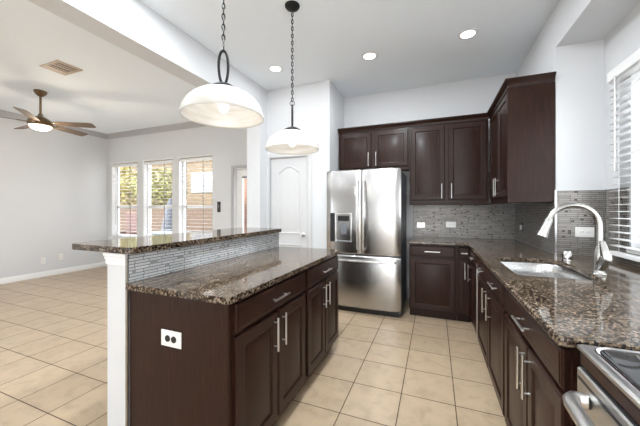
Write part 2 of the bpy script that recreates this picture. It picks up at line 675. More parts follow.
struct('baseboard_left', base_prof(MB(), (XL, YREAR, 0), (XL, YF, 0), (1, 0, 0)), M['trim'])
struct('baseboard_far', base_prof(base_prof(MB(), (XL + 0.017, YF, 0), (DX0 - 0.09, YF, 0), (0, -1, 0)), (-2.54, 3.48, 0), (-2.28, 3.48, 0), (0, -1, 0)), M['trim'])
struct('baseboard_pantry', base_prof(MB(), (PD1 + 0.08, 3.67, 0), (-1.32, 3.67, 0), (0, -1, 0)), M['trim'])


# windows of the living room
def dh_window(name, a, b):
    y = YF + 0.115
    fr = MB()
    for (x0, z0, x1, z1) in ((a, WZ0, a + 0.045, WZ1), (b - 0.045, WZ0, b, WZ1), (a + 0.045, WZ0, b - 0.045, WZ0 + 0.05), (a + 0.045, WZ1 - 0.05, b - 0.045, WZ1)):
        fr.box(x0, y - 0.03, z0, x1, y + 0.04, z1, 0.004)
    w = struct(name, fr, M['trim'])
    zm = 1.345
    MB().box(a + 0.045, y - 0.025, zm - 0.03, b - 0.045, y + 0.02, zm + 0.03, 0.004).build('meeting_rail', M['trim'], w)
    MB().box(a + 0.046, y + 0.004, WZ0 + 0.05, b - 0.046, y + 0.010, WZ1 - 0.05).build('pane', M['glass'], w)
    MB().box(a + 0.0005, YF + 0.001, WZ0 + 0.005, a + 0.008, YF + 0.084, WZ1 - 0.001).build('lit_jamb_liner', M['trim'], w)  # white sheet on the left reveal; strong light there put into its colour
    MB().box(a - 0.03, YF - 0.045, WZ0 - 0.03, b + 0.03, YF + 0.085, WZ0 + 0.004, 0.006).build('sill', M['trim'], w)
    MB().box(a - 0.02, YF - 0.012, WZ1 + 0.002, b + 0.02, YF - 0.001, WZ1 + 0.03, 0.003).build('head_trim', M['trim'], w)
    return w


for i, (a, b) in enumerate(WINS):
    dh_window('window_%d' % (i + 1), a, b)


def make_blind(label, a, b):
    t = thing('window_blind', label, 'blind', (a, YF + 0.045, WZ0 + 0.01), 0, 'living room blinds')
    w = b - a
    H = WZ1 - WZ0 - 0.02
    MB().box(0.012, -0.03, H - 0.055, w - 0.012, 0.03, H, 0.003).build('headrail', M['blind'], t)
    s = MB()
    z = 0.06
    while z < H - 0.07:
        s.box(0.012, -0.030, z - 0.0016, w - 0.012, 0.030, z + 0.0016)
        z += 0.072
    s.build('slats', M['slat'], t)
    MB().box(0.012, -0.03, 0.0, w - 0.012, 0.03, 0.018, 0.003).build('bottom_rail', M['blind'], t)
    for x in (w * 0.22, w * 0.72):
        MB().tube([(x, -0.031, 0.01), (x, -0.031, H - 0.05)], 0.007, 6).build('ladder_cord', M['cord'], t)
    return t


make_blind('white slat blind in the leftmost tall window, beside the room corner', *WINS[0])
make_blind('white slat blind in the middle of the three tall windows', *WINS[1])
make_blind('white slat blind in the tall window nearest the wall switch and patio door', *WINS[2])

# patio door
def casing(mb, x0, x1, z1, y, wdt=0.075, t=0.018):
    mb.box(x0 - wdt, y - t, 0, x0, y, z1 + wdt, 0.004)
    mb.box(x1, y - t, 0, x1 + wdt, y, z1 + wdt, 0.004)
    mb.box(x0, y - t, z1, x1, y, z1 + wdt, 0.004)
    return mb


door1 = struct('door_1', MB().box(DX0 + 0.02, YF + 0.05, 0.01, DX0 + 0.16, YF + 0.095, 2.03, 0.003)
               .box(DX1 - 0.13, YF + 0.05, 0.01, DX1 - 0.02, YF + 0.095, 2.03, 0.003)
               .box(DX0 + 0.16, YF + 0.05, 0.01, DX1 - 0.13, YF + 0.095, 0.25, 0.003)
               .box(DX0 + 0.16, YF + 0.05, 1.90, DX1 - 0.13, YF + 0.095, 2.03, 0.003), M['trim'])
MB().box(DX0 + 0.16, YF + 0.068, 0.25, DX1 - 0.13, YF + 0.076, 1.90).build('pane', M['glass'], door1)
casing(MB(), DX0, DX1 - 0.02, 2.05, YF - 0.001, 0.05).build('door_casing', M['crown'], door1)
MB().box(DX0, YF + 0.002, 0, DX0 + 0.019, YF + 0.1, 2.05).box(DX1 - 0.019, YF + 0.002, 0, DX1, YF + 0.1, 2.05).box(DX0 + 0.019, YF + 0.002, 2.031, DX1 - 0.019, YF + 0.1, 2.05).build('door_jamb', M['trim'], door1)
MB().lathe([(0, 0), (0.028, 0), (0.03, 0.01), (0.012, 0.018), (0.012, 0.04), (0.028, 0.05), (0.03, 0.065), (0.018, 0.078), (0, 0.08)], n=16).build('door_knob', M['black'], door1)
kn = door1.children[-1]
kn.location = (DX0 + 0.07, YF + 0.05, 0.99)
kn.rotation_euler = (PI / 2, 0, 0)
MB().box(DX0 + 0.165, YF + 0.03, 1.86, DX1 - 0.135, YF + 0.062, 1.90).build('shade_rail', M['cord'], door1)

# pantry door with an arched raised panel
def arch_outline(x0, x1, z0, z1, rise, inset, n=14):
    pts = [(x0 + inset, z0 + inset), (x1 - inset, z0 + inset)]
    a, b = x0 + inset, x1 - inset
    top = z1 - inset
    for k in range(n + 1):
        u = k / n
        x = b + (a - b) * u
        e = 0.5 - 0.5 * math.cos(2 * PI * u)
        e = e ** 0.75
        pts.append((x, top - rise + rise * e))
    return pts


def door_panel_ring(mb, outl, y):
    return [(p[0], y, p[1]) for p in outl]


d2 = MB().box(PD0 + 0.012, 3.685, 0.012, PD1 - 0.012, 3.72, PDZ - 0.012, 0.002)
for (z0, z1, rise) in ((0.94, 1.925, 0.085), (0.16, 0.80, 0.0)):
    x0, x1 = PD0 + 0.115, PD1 - 0.115
    rings = []
    for ins, yy in ((0, 3.6848), (0.003, 3.674), (0.012, 3.671), (0.020, 3.673), (0.028, 3.6845), (0.045, 3.6848), (0.078, 3.675), (0.088, 3.6745)):
        rings.append(door_panel_ring(d2, arch_outline(x0, x1, z0, z1, rise * (1 - ins * 0.5), ins), yy))
    d2.loft(rings, True, True)
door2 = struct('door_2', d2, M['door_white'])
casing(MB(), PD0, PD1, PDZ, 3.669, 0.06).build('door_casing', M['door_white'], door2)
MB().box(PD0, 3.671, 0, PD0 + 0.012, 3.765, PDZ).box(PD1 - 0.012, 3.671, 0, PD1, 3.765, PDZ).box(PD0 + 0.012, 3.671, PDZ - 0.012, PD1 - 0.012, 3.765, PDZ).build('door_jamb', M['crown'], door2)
k2 = MB().lathe([(0, 0), (0.03, 0), (0.031, 0.008), (0.013, 0.016), (0.011, 0.035), (0.026, 0.046), (0.029, 0.058), (0.02, 0.072), (0, 0.075)], n=20).build('door_knob', M['nickel'], door2)
k2.location = (-1.715, 3.684, 0.935)
k2.rotation_euler = (PI / 2, 0, 0)

# kitchen window
kw = MB()
xg = XW + 0.10
for (y0, z0, y1, z1) in ((KW[0], KW[2], KW[0] + 0.05, KW[3]), (KW[1] - 0.05, KW[2], KW[1], KW[3]), (KW[0] + 0.05, KW[2], KW[1] - 0.05, KW[2] + 0.05),
                         (KW[0] + 0.05, KW[3] - 0.05, KW[1] - 0.05, KW[3]), (1.70, KW[2] + 0.05, 1.76, KW[3] - 0.05)):
    kw.box(xg - 0.03, y0, z0, xg + 0.04, y1, z1, 0.004)
win4 = struct('window_4', kw, M['trim'])
MB().box(xg, KW[0] + 0.051, KW[2] + 0.051, xg + 0.006, KW[1] - 0.051, KW[3] - 0.051).build('pane', M['glass'], win4)
MB().box(xg - 0.025, KW[0] + 0.05, 1.60, xg + 0.02, KW[1] - 0.05, 1.65, 0.003).build('meeting_rail', M['trim'], win4)
MB().box(XW - 0.02, KW[0] - 0.06, KW[2] - 0.03, XW + 0.06, KW[1] + 0.02, KW[2] - 0.001, 0.005).build('sill', M['trim'], win4)

# kitchen blind, mounted outside the opening
KB = (0.25, 2.845)
kb = thing('window_blind', 'wide white slat blind over the kitchen sink window', 'blind', (XW - 0.036, KB[0], 0.955))
L = KB[1] - KB[0]
MB().box(-0.036, 0, 1.30, 0.034, L, 1.375, 0.004).build('headrail', M['blind'], kb)
s = MB()
zz = 0.075
while zz < 1.29:
    b2 = bmesh.new()
    bmesh.ops.create_cube(b2, size=1)
    s.merge(b2, Matrix.Translation((0, L / 2, zz)) @ Matrix.Rotation(math.radians(-4), 4, 'Y') @ Matrix.Diagonal((0.05, L - 0.012, 0.003, 1)))
    zz += 0.0505
s.build('slats', M['slat'], kb)
MB().box(-0.026, 0.004, 0.0, 0.026, L - 0.004, 0.03, 0.004).build('bottom_rail', M['blind'], kb)
for yy in (0.18, 1.05, L - 0.14):
    MB().tube([(-0.028, yy, 0.02), (-0.028, yy, 1.3)], 0.0016, 6).build('ladder_cord', M['blind'], kb)
MB().tube([(-0.04, L - 0.115, 1.31), (-0.04, L - 0.115, 0.62)], 0.0045, 8).build('tilt_wand', M['white_plastic'], kb)

# tiled backsplashes belong to their walls
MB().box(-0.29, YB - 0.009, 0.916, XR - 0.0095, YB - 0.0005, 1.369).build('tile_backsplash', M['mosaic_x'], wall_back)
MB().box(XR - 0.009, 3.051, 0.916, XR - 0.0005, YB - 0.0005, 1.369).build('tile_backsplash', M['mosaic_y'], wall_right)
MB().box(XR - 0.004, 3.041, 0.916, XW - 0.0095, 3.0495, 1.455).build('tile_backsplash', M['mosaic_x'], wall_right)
MB().box(XR - 0.012, 3.038, 0.916, XR + 0.004, 3.052, 1.46).build('tile_edge_strip', M['steel'], wall_right)
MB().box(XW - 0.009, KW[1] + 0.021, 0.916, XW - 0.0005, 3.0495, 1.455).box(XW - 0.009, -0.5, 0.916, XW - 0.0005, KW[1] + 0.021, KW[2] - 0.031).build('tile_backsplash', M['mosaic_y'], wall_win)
MB().box(XW - 0.013, 2.985, 0.916, XW - 0.0085, 3.001, 1.455).build('tile_edge_strip', M['steel'], wall_win)


# ------------------------------------------------------------------ cabinets
def pull(length, parent, pos, vertical=True, name='handle'):
    """bar pull on a front that faces local -y; pos is the bar's centre on the front plane"""
    off = 0.025
    mb = MB()
    h = length / 2
    d = (0, 0, 1) if vertical else (1, 0, 0)
    D = Vector(d)
    p = Vector((0, -off, 0))
    mb.tube([p - D * h, p - D * (h - 0.001), p + D * (h - 0.001), p + D * h], [0.005, 0.006, 0.006, 0.005], 10)
    for sgn in (-1, 1):
        q = D * sgn * h * 0.72
        mb.tube([q, q + Vector((0, -off, 0))], 0.0045, 8)
    o = mb.build(name, M['nickel'], parent)
    o.location = pos
    return o


def panel_front(x0, x1, z0, z1, parent, name, frame=0.055, raised=True, y0=0.0, t=0.02):
    """door or drawer front, local x-z plane, front face at y0 - t"""
    mb = MB()

    def ring(ins, y):
        return [(x0 + ins, y, z0 + ins), (x1 - ins, y, z0 + ins), (x1 - ins, y, z1 - ins), (x0 + ins, y, z1 - ins)]
    rs = [ring(0, y0), ring(0, y0 - t + 0.007), ring(0.003, y0 - t + 0.002), ring(0.007, y0 - t)]
    if raised:
        f = frame
        rs += [ring(f, y0 - t), ring(f + 0.004, y0 - t + 0.002), ring(f + 0.008, y0 - t + 0.009), ring(f + 0.016, y0 - t + 0.009)]
        if (x1 - x0) > 0.2:
            rs += [ring(f + 0.034, y0 - t + 0.0045), ring(f + 0.036, y0 - t + 0.004)]
    else:
        rs += [ring(0.012, y0 - t), ring(0.016, y0 - t - 0.0025)]
    mb.loft(rs, True, True)
    return mb.build(name, M['wood'] if raised else M['wood_h'], parent, 25)


def carcass(w, d, z0, z1, parent, top=True, name='body'):
    e = 0.001
    mb = MB()
    mb.box(e, 0, z0, w - e, 0.019, z1)                          # face plate behind the doors
    mb.box(e, 0.019, z0, 0.018, d, z1)
    mb.box(w - 0.018, 0.019, z0, w - e, d, z1)
    mb.box(0.018, 0.019, z0, w - 0.018, d, z0 + 0.018)
    mb.box(0.018, d - 0.008, z0 + 0.018, w - 0.018, d, z1)
    if top:
        mb.box(0.018, 0.019, z1 - 0.018, w - 0.018, d - 0.008, z1)
    return mb.build(name, M['wood'], parent)


def base_cabinet(label, loc, rz, w, d, splits, drawers, pulls, gap=0.012, kick=True, group=None):
    """splits: x edges of the doors; drawers: (x0, x1, pull length); pulls: pull x per door (None for none)"""
    t = thing('base_cabinet', label, 'cabinet', loc, rz, group)
    carcass(w, d, 0.10, 0.884, t, False)
    MB().box(0.001, 0.065, 0.0, w - 0.001, 0.082, 0.0995).build('toe_kick', M['wood'], t)
    for (a, b), px in zip(splits, pulls):
        dz1 = 0.715 if drawers else 0.865
        dr = panel_front(a, b, 0.112, dz1, t, 'door')
        if px is not None:
            pull(0.185, dr, (px, -0.02, 0.602))
    for a, b, ln in drawers:
        q = panel_front(a, b, 0.738, 0.868, t, 'drawer', raised=False)
        if ln:
            pull(ln, q, ((a + b) / 2, -0.0225, 0.80), False)
    return t


# island, facing +x : local x -> world +y
FX = -0.85
c1 = base_cabinet('near island base cabinet with dark end panel and outlet', (FX, 1.055, 0), PI / 2, 0.785, 0.635,
                  [(0.015, 0.385), (0.395, 0.765)], [(0.015, 0.765, 0.17)], [0.345, 0.435])
MB().box(-0.02, -0.0, 0.0, -0.0005, 0.635, 0.884, 0.002).build('end_panel', M['wood'], c1)
MB().box(0.002, 0.048, 0.0, 0.783, 0.064, 0.02, 0.004).build('shoe_moulding', M['shoe'], c1)
c2 = base_cabinet('far island base cabinet, the one facing the refrigerator end', (FX, 1.842, 0), PI / 2, 0.735, 0.635,
                  [(0.02, 0.36), (0.37, 0.715)], [(0.02, 0.715, 0.17)], [0.322, 0.408])
MB().box(0.002, 0.048, 0.0, 0.733, 0.064, 0.02, 0.004).build('shoe_moulding', M['shoe'], c2)

# island half wall with tiled face, raised bar and lower counter
wall_island = struct('wall_island', MB().box(-1.655, 1.03, 0, -1.4975, 2.60, 1.064), M['wall'])
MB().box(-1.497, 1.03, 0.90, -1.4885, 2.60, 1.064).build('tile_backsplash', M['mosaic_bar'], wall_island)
MB().box(-1.503, 1.0235, 0.0, -1.487, 1.031, 1.064).build('tile_edge_strip', M['steel'], wall_island)
cap = MB()
for (z0, z1, e) in ((1.0, 1.025, 0.012), (1.025, 1.045, 0.018), (1.045, 1.064, 0.026)):
    cap.box(-1.655 - e, 1.03 - 0.4 * e, z0, -1.506, 2.60, z1, 0.003)
cap.build('cap_moulding', M['trim'], wall_island)


def slab(name, label, outline, z0, z1, holes=(), bev=0.007):
    o = MB().prism(outline, z0, z1, holes).build(name, M['granite'])
    md = o.modifiers.new('bevel', 'BEVEL')
    md.width = bev
    md.segments = 3
    md.limit_method = 'ANGLE'
    md.angle_limit = math.radians(50)
    tag(o, label, 'countertop')
    return o


def rrect(x0, y0, x1, y1, r, n=6):
    pts = []
    for cx, cy, a0 in ((x1 - r, y1 - r, 0), (x0 + r, y1 - r, 90), (x0 + r, y0 + r, 180), (x1 - r, y0 + r, 270)):
        for k in range(n + 1):
            a = math.radians(a0 + 90 * k / n)
            pts.append((cx + r * math.cos(a), cy + r * math.sin(a)))
    return pts


slab('bar_countertop', 'raised brown granite bar top on the white half wall', rrect(-1.97, 1.015, -1.455, 2.62, 0.035), 1.066, 1.10)
slab('island_countertop', 'lower brown granite island worktop below the raised bar', rrect(-1.486, 1.005, -0.822, 2.60, 0.018), 0.886, 0.916)

# back run, facing -y
FY = 3.64
base_cabinet('dark base cabinet with one drawer beside the refrigerator', (-0.285, FY, 0), 0, 0.525, 0.70,
             [(0.015, 0.505)], [(0.015, 0.505, 0.17)], [None])
tc_ = base_cabinet('narrow dark base cabinet in the inner corner of the counter', (0.241, FY, 0), 0, 0.14, 0.70,
                   [(0.010, 0.130)], [(0.010, 0.130, 0.07)], [0.075])

# right run, facing -x : local x -> world -y
RX = 0.385
base_cabinet('dark base cabinet between the sink cabinet and the inner corner', (RX, 3.615, 0), -PI / 2, 0.61, 0.585,
             [(0.05, 0.595)], [(0.05, 0.595, 0.12)], [0.11])
sc = base_cabinet('wide dark sink base cabinet under the basin', (RX, 3.00, 0), -PI / 2, 1.095, 0.585,
                  [(0.015, 0.555), (0.565, 1.08)], [(0.015, 0.595, 0.17), (0.605, 1.08, 0.17)], [0.49, 0.665])
MB().box(-0.001, -0.026, 0.10, 0.010, -0.001, 0.80, 0.001).build('edge_strip', M['nickel'], sc)
base_cabinet('dark two door base cabinet next to the range', (RX, 1.902, 0), -PI / 2, 0.822, 0.585,
             [(0.015, 0.435), (0.445, 0.80)], [(0.015, 0.80, 0.17)], [0.402, 0.478])
MB_f = MB().box(0.400, 1.046, 0.10, 0.96, 1.078, 0.884)
fl = MB_f.build('dark_gap_strip', M['black'])  # black strip; the shade of the gap beside the range put into its colour
tag(fl, 'thin black strip for the shaded gap between the two door cabinet and the range', 'panel')

# L-shaped countertop with the sink cut-out
SINK_PTS = [(0.447, 2.03), (0.458, 2.003), (0.485, 1.992), (0.66, 1.985), (0.80, 1.985), (0.842, 2.0), (0.852, 2.045), (0.850, 2.16),
            (0.862, 2.30), (0.870, 2.44), (0.862, 2.56), (0.825, 2.645), (0.75, 2.685), (0.64, 2.68), (0.50, 2.655), (0.462, 2.64), (0.447, 2.60)]


def sink_outline(ins=0.0):
    """D shape: straight front edge, bowed back; offset inwards by ins"""
    c = Vector((0.66, 2.32))
    P = [Vector(p) for p in SINK_PTS]
    out = []
    for k, p in enumerate(P):
        t = (P[(k + 1) % len(P)] - P[k - 1]).normalized()
        nn = Vector((-t.y, t.x))
        if nn.dot(c - p) < 0:
            nn = -nn
        q = p + nn * ins
        out.append((q.x, q.y))
    return out


CT0, CT1 = 0.886, 0.916
outline = [(-0.292, 3.585), (0.345, 3.585), (0.345, 1.068), (1.0, 1.068), (1.0, -0.4), (XW - 0.010, -0.4), (XW - 0.010, 3.0405),
           (XR - 0.013, 3.0405), (XR - 0.010, YB - 0.010), (-0.292, YB - 0.010)]
slab('kitchen_countertop', 'brown granite L shaped worktop holding the sink', outline, CT0, CT1, [sink_outline(0.0)])

sink = thing('kitchen_sink', 'stainless D shaped undermount sink in the granite worktop', 'sink', (0, 0, 0))
rings = []
for ins, z in ((-0.018, 0.8845), (-0.002, 0.8845), (0.003, 0.880), (0.008, 0.80), (0.016, 0.72), (0.035, 0.695), (0.07, 0.688)):
    rings.append([(p[0], p[1], z) for p in sink_outline(ins)])
MB().loft(rings, False, True).build('basin', M['sink'], sink, 50)
MB().lathe([(0, 0.004), (0.03, 0.004), (0.042, 0.006), (0.048, 0.002), (0.048, 0.0)], (0.62, 2.275, 0.688), 24).build('drain', M['chrome'], sink)

# faucet
fc = thing('kitchen_faucet', 'brushed nickel gooseneck faucet behind the sink', 'faucet', (0.893, 2.165, 0.916), 0)
MB().lathe([(0.0, 0.0), (0.034, 0.0), (0.034, 0.006), (0.029, 0.012), (0.027, 0.03), (0.026, 0.10), (0.024, 0.135), (0.018, 0.16), (0.0165, 0.17)], n=24).build('base', M['faucet'], fc)
pts = [(0, 0, 0.16), (0, 0, 0.22), (0, 0, 0.29)]
R = 0.122
for k in range(1, 15):
    a = PI * 0.92 * k / 14
    pts.append((-R + R * math.cos(a), 0, 0.285 + R * math.sin(a)))
MB().tube(pts, 0.0165, 14).build('gooseneck', M['faucet'], fc)
e = Vector(pts[-1])
dr_ = (Vector(pts[-1]) - Vector(pts[-2])).normalized()
MB().tube([e - dr_ * 0.01, e + dr_ * 0.0, e + dr_ * 0.012, e + dr_ * 0.06, e + dr_ * 0.105, e + dr_ * 0.11], [0.017, 0.021, 0.0215, 0.025, 0.033, 0.030], 18).build('spray_head', M['faucet'], fc)
hp = MB()
hp.tube([(0, -0.004, 0.035), (0.004, -0.02, 0.062), (0.010, -0.038, 0.088), (0.013, -0.050, 0.106), (0.0135, -0.053, 0.110)], [0.024, 0.027, 0.028, 0.026, 0.020], 18)
h_o = hp.build('handle_hub', M['faucet'], fc)
lv = MB()
lv.loft([[(cx + x * w_, cy + y_ * t_, z) for x, y_ in ((-1, -1), (1, -1), (1, 1), (-1, 1))] for w_, t_, cx, cy, z in
         ((0.021, 0.016, 0.012, -0.050, 0.095), (0.021, 0.013, 0.011, -0.050, 0.125), (0.016, 0.009, 0.006, -0.042, 0.16), (0.011, 0.006, 0.002, -0.032, 0.20))])
lvo = lv.build('lever', M['faucet'], fc, 60)
bv = lvo.modifiers.new('bevel', 'BEVEL')
bv.width = 0.004
bv.segments = 2

ag = thing('air_gap_cap', 'small chrome air gap cap on the worktop beyond the sink', 'air gap', (0.92, 2.68, 0.916))
MB().lathe([(0.0, 0.0), (0.033, 0.0), (0.033, 0.004), (0.029, 0.008), (0.029, 0.062), (0.025, 0.070), (0, 0.072)], n=20).build('cap', M['chrome'], ag)
MB().box(-0.0305, -0.012, 0.018, -0.0275, 0.012, 0.048).build('slot', M['black'], ag)

# ------------------------------------------------------------------ wall cabinets
def wall_cabinet(label, loc, rz, w, d, z0, z1, splits, pulls, dz0, dz1):
    t = thing('wall_cabinet', label, 'cabinet', loc, rz)
    carcass(w, d, z0, z1, t, True)
    for (a, b), px in zip(splits, pulls):
        q = panel_front(a, b, dz0, dz1, t, 'door')
        pull(0.19, q, (px, -0.02, dz0 + 0.115))
    MB().box(0.001, -0.012, z0 - 0.022, w - 0.001, 0.012, z0 - 0.0005, 0.003).build('bottom_rail', M['wood'], t)
    return t


UY = 4.03
wall_cabinet('short dark wall cabinet above the refrigerator', (-1.30, UY, 0), 0, 0.985, 0.328, 1.85, 2.40,
             [(0.02, 0.475), (0.515, 0.97)], [0.44, 0.545], 1.88, 2.375)
wall_cabinet('tall two door dark wall cabinet right of the refrigerator', (-0.312, UY, 0), 0, 0.925, 0.328, 1.375, 2.40,
             [(0.02, 0.432), (0.478, 0.905)], [0.398, 0.512], 1.415, 2.375)
wr = wall_cabinet('dark wall cabinet on the right wall with its plain end facing the window', (0.635, UY - 0.002, 0), -PI / 2, 0.965, 0.332, 1.375, 2.40,
                  [(0.06, 0.50), (0.51, 0.95)], [0.455, 0.555], 1.415, 2.375)
MB().box(0.9655, -0.02, 1.36, 0.976, 0.332, 2.40, 0.002).build('end_panel', M['wood'], wr)

cp = [(0.0, 0.0), (-0.012, 0.0), (-0.016, 0.02), (-0.040, 0.05), (-0.046, 0.052), (-0.046, 0.066), (0.0, 0.066)]
cm = MB()
path = [((-1.31, UY, 0), (0, -1)), ((0.635, UY, 0), None), ((0.635, 3.052, 0), None), ((0.96, 3.052, 0), (0, -1))]
rings = []
for (p, nn), kind in zip(path, ('s', 'c1', 'c2', 'e')):
    rg = []
    for off, z in cp:
        d = -off
        if kind in ('s', 'e'):
            rg.append((p[0], p[1] - d, 2.40 + z))
        elif kind == 'c1':
            rg.append((p[0] - d, p[1] - d, 2.40 + z))
        else:
            rg.append((p[0] - d, p[1] - d, 2.40 + z))
    rings.append(rg)
cm.loft(rings)
cmo = cm.build('cabinet_crown_moulding', M['wood'], None, 25)
tag(cmo, 'dark crown moulding along the tops of the wall cabinets', 'moulding')

# ------------------------------------------------------------------ refrigerator
fr = thing('refrigerator', 'stainless french door refrigerator with water dispenser', 'refrigerator', (-1.303, 3.50, 0), 0)
FW = 0.935
MB().box(0.004, 0.055, 0.03, FW - 0.004, 0.78, 1.765, 0.006).build('case', M['grey_case'], fr)


def fridge_door(x0, x1, z0, z1, bow=0.018, name='door', n=10):
    mb = MB()
    rings = []
    for z, ins in ((z0, 0.012), (z0 + 0.006, 0.004), (z0 + 0.02, 0), (z1 - 0.02, 0), (z1 - 0.006, 0.004), (z1, 0.012)):
        pts = [(x0 + ins, 0.05, z)]
        for k in range(n + 1):
            u = k / n
            x = x0 + ins + (x1 - x0 - 2 * ins) * u
            ed = min(u, 1 - u)
            rnd = 0.014 * max(0, 1 - ed / 0.06) ** 2
            gx = (x - FW / 2) / (FW / 2)
            pts.append((x, 0.0 - bow * (1 - gx * gx) + rnd + ins * 0.8, z))
        pts.append((x1 - ins, 0.05, z))
        rings.append(pts)
    mb.loft(rings)
    return mb.build(name, M['steel'], fr, 40)


ld = fridge_door(0.0, 0.462, 0.735, 1.79)
rd = fridge_door(0.468, FW, 0.735, 1.79)
fd = fridge_door(0.0, FW, 0.075, 0.722, name='freezer_drawer', n=20)
MB().box(0.03, 0.04, 0.0, FW - 0.03, 0.7, 0.068, 0.004).build('base_grille', M['black'], fr)


def fridge_handle(p0, p1, parent, outv=(0, -0.055, 0), bow=0.012):
    p0, p1, o_ = Vector(p0), Vector(p1), Vector(outv)
    pts = [p0]
    for k in range(0, 13):
        u = k / 12
        pts.append(p0.lerp(p1, 0.015 + 0.97 * u) + o_ * (1.0 + 0.25 * math.sin(PI * u)))
    pts.append(p1)
    return MB().tube(pts, 0.0125, 12).build('handle', M['steel_v'], parent)


fridge_handle((0.428, -0.012, 0.80), (0.428, -0.012, 1.64), ld)
fridge_handle((0.504, -0.012, 0.80), (0.504, -0.012, 1.64), rd)
fridge_handle((0.06, -0.004, 0.665), (FW - 0.06, -0.004, 0.665), fd)
# dispenser in the left door
dsp = MB()
dx0, dx1, dz0, dz1 = 0.125, 0.345, 0.885, 1.25
rings = []
for ins, y in ((0, -0.006), (0.0, -0.019), (0.012, -0.021), (0.016, -0.019), (0.022, -0.010), (0.03, -0.009)):
    rings.append([(dx0 + ins, y, dz0 + ins), (dx1 - ins, y, dz0 + ins), (dx1 - ins, y, dz1 - ins), (dx0 + ins, y, dz1 - ins)])
do = dsp.loft(rings).build('dispenser', M['steel_v'], fr, 25)
MB().box(0.058, -0.0165, 0.885, 0.122, -0.004, 1.25, 0.003).build('control_panel', M['black'], do)
MB().box(dx0 + 0.035, -0.026, 1.15, dx1 - 0.035, -0.009, 1.215, 0.006).build('dispenser_nozzle', M['black'], do)
MB().box(0.20, -0.019, 0.98, 0.275, -0.0095, 1.12, 0.004).build('dispenser_paddle', M['grey_case'], do)
MB().box(dx0 + 0.02, -0.03, 0.885, dx1 - 0.02, -0.011, 0.902, 0.004).build('drip_tray', M['grey_case'], do)

# ------------------------------------------------------------------ range (front right)
rg = thing('range', 'stainless slide in range with black glass cooktop', 'range', (0.39, 1.035, 0), -PI / 2)
RW = 0.76
MB().box(0.002, 0.03, 0.06, RW - 0.002, 0.600, 0.905, 0.003).build('case', M['dark_metal'], rg)
MB().loft([[(x, y, z) for x, y in rrect(0.0 + i_, -0.014 + i_, RW - i_, 0.607 - i_, 0.006)] for i_, z in ((0.0, 0.9055), (0.0, 0.914), (0.006, 0.918))]).build('cooktop_frame', M['range_steel'], rg, 30)
MB().loft([[(x, y, z) for x, y in rrect(0.012 + i_, 0.004 + i_, RW - 0.012 - i_, 0.58 - i_, 0.05, 8)] for i_, z in ((0.0, 0.918), (0.001, 0.922), (0.004, 0.923), (0.008, 0.920))]).build('cooktop_rim', M['chrome'], rg, 40)
MB().loft([[(x, y, z) for x, y in rrect(0.023 + i_, 0.015 + i_, RW - 0.023 - i_, 0.569 - i_, 0.042, 8)] for i_, z in ((0.0, 0.9205), (0.002, 0.922))]).build('glass_cooktop', M['glasstop'], rg, 30)
MB().box(0.020, -0.012, 0.868, RW - 0.004, 0.029, 0.899, 0.003).build('front_trim', M['wood_h'], rg)
od = MB()
od.box(0.020, -0.02, 0.16, RW - 0.004, 0.028, 0.862, 0.004)
odo = od.build('oven_door', M['range_steel'], rg)
for k in range(3):
    x = 0.03 + k * 0.235
    MB().box(x, -0.0212, 0.833, x + 0.205, -0.0198, 0.841).build('vent_slot', M['black'], odo)
half = [(0.085, -0.018), (0.078, -0.034), (0.080, -0.047), (0.092, -0.058), (0.112, -0.063), (0.22, -0.067)]
pts = [(x, y, 0.80) for x, y in half] + [(RW / 2, -0.069, 0.80)] + [(RW - x, y, 0.80) for x, y in half[::-1]]
MB().tube(pts, 0.0175, 16).build('handle', M['nickel'], odo)
MB().box(0.004, -0.015, 0.06, RW - 0.004, 0.029, 0.152, 0.003).build('storage_drawer', M['range_steel'], rg)
MB().box(0.03, 0.06, 0, RW - 0.03, 0.6, 0.058).build('plinth', M['black'], rg)


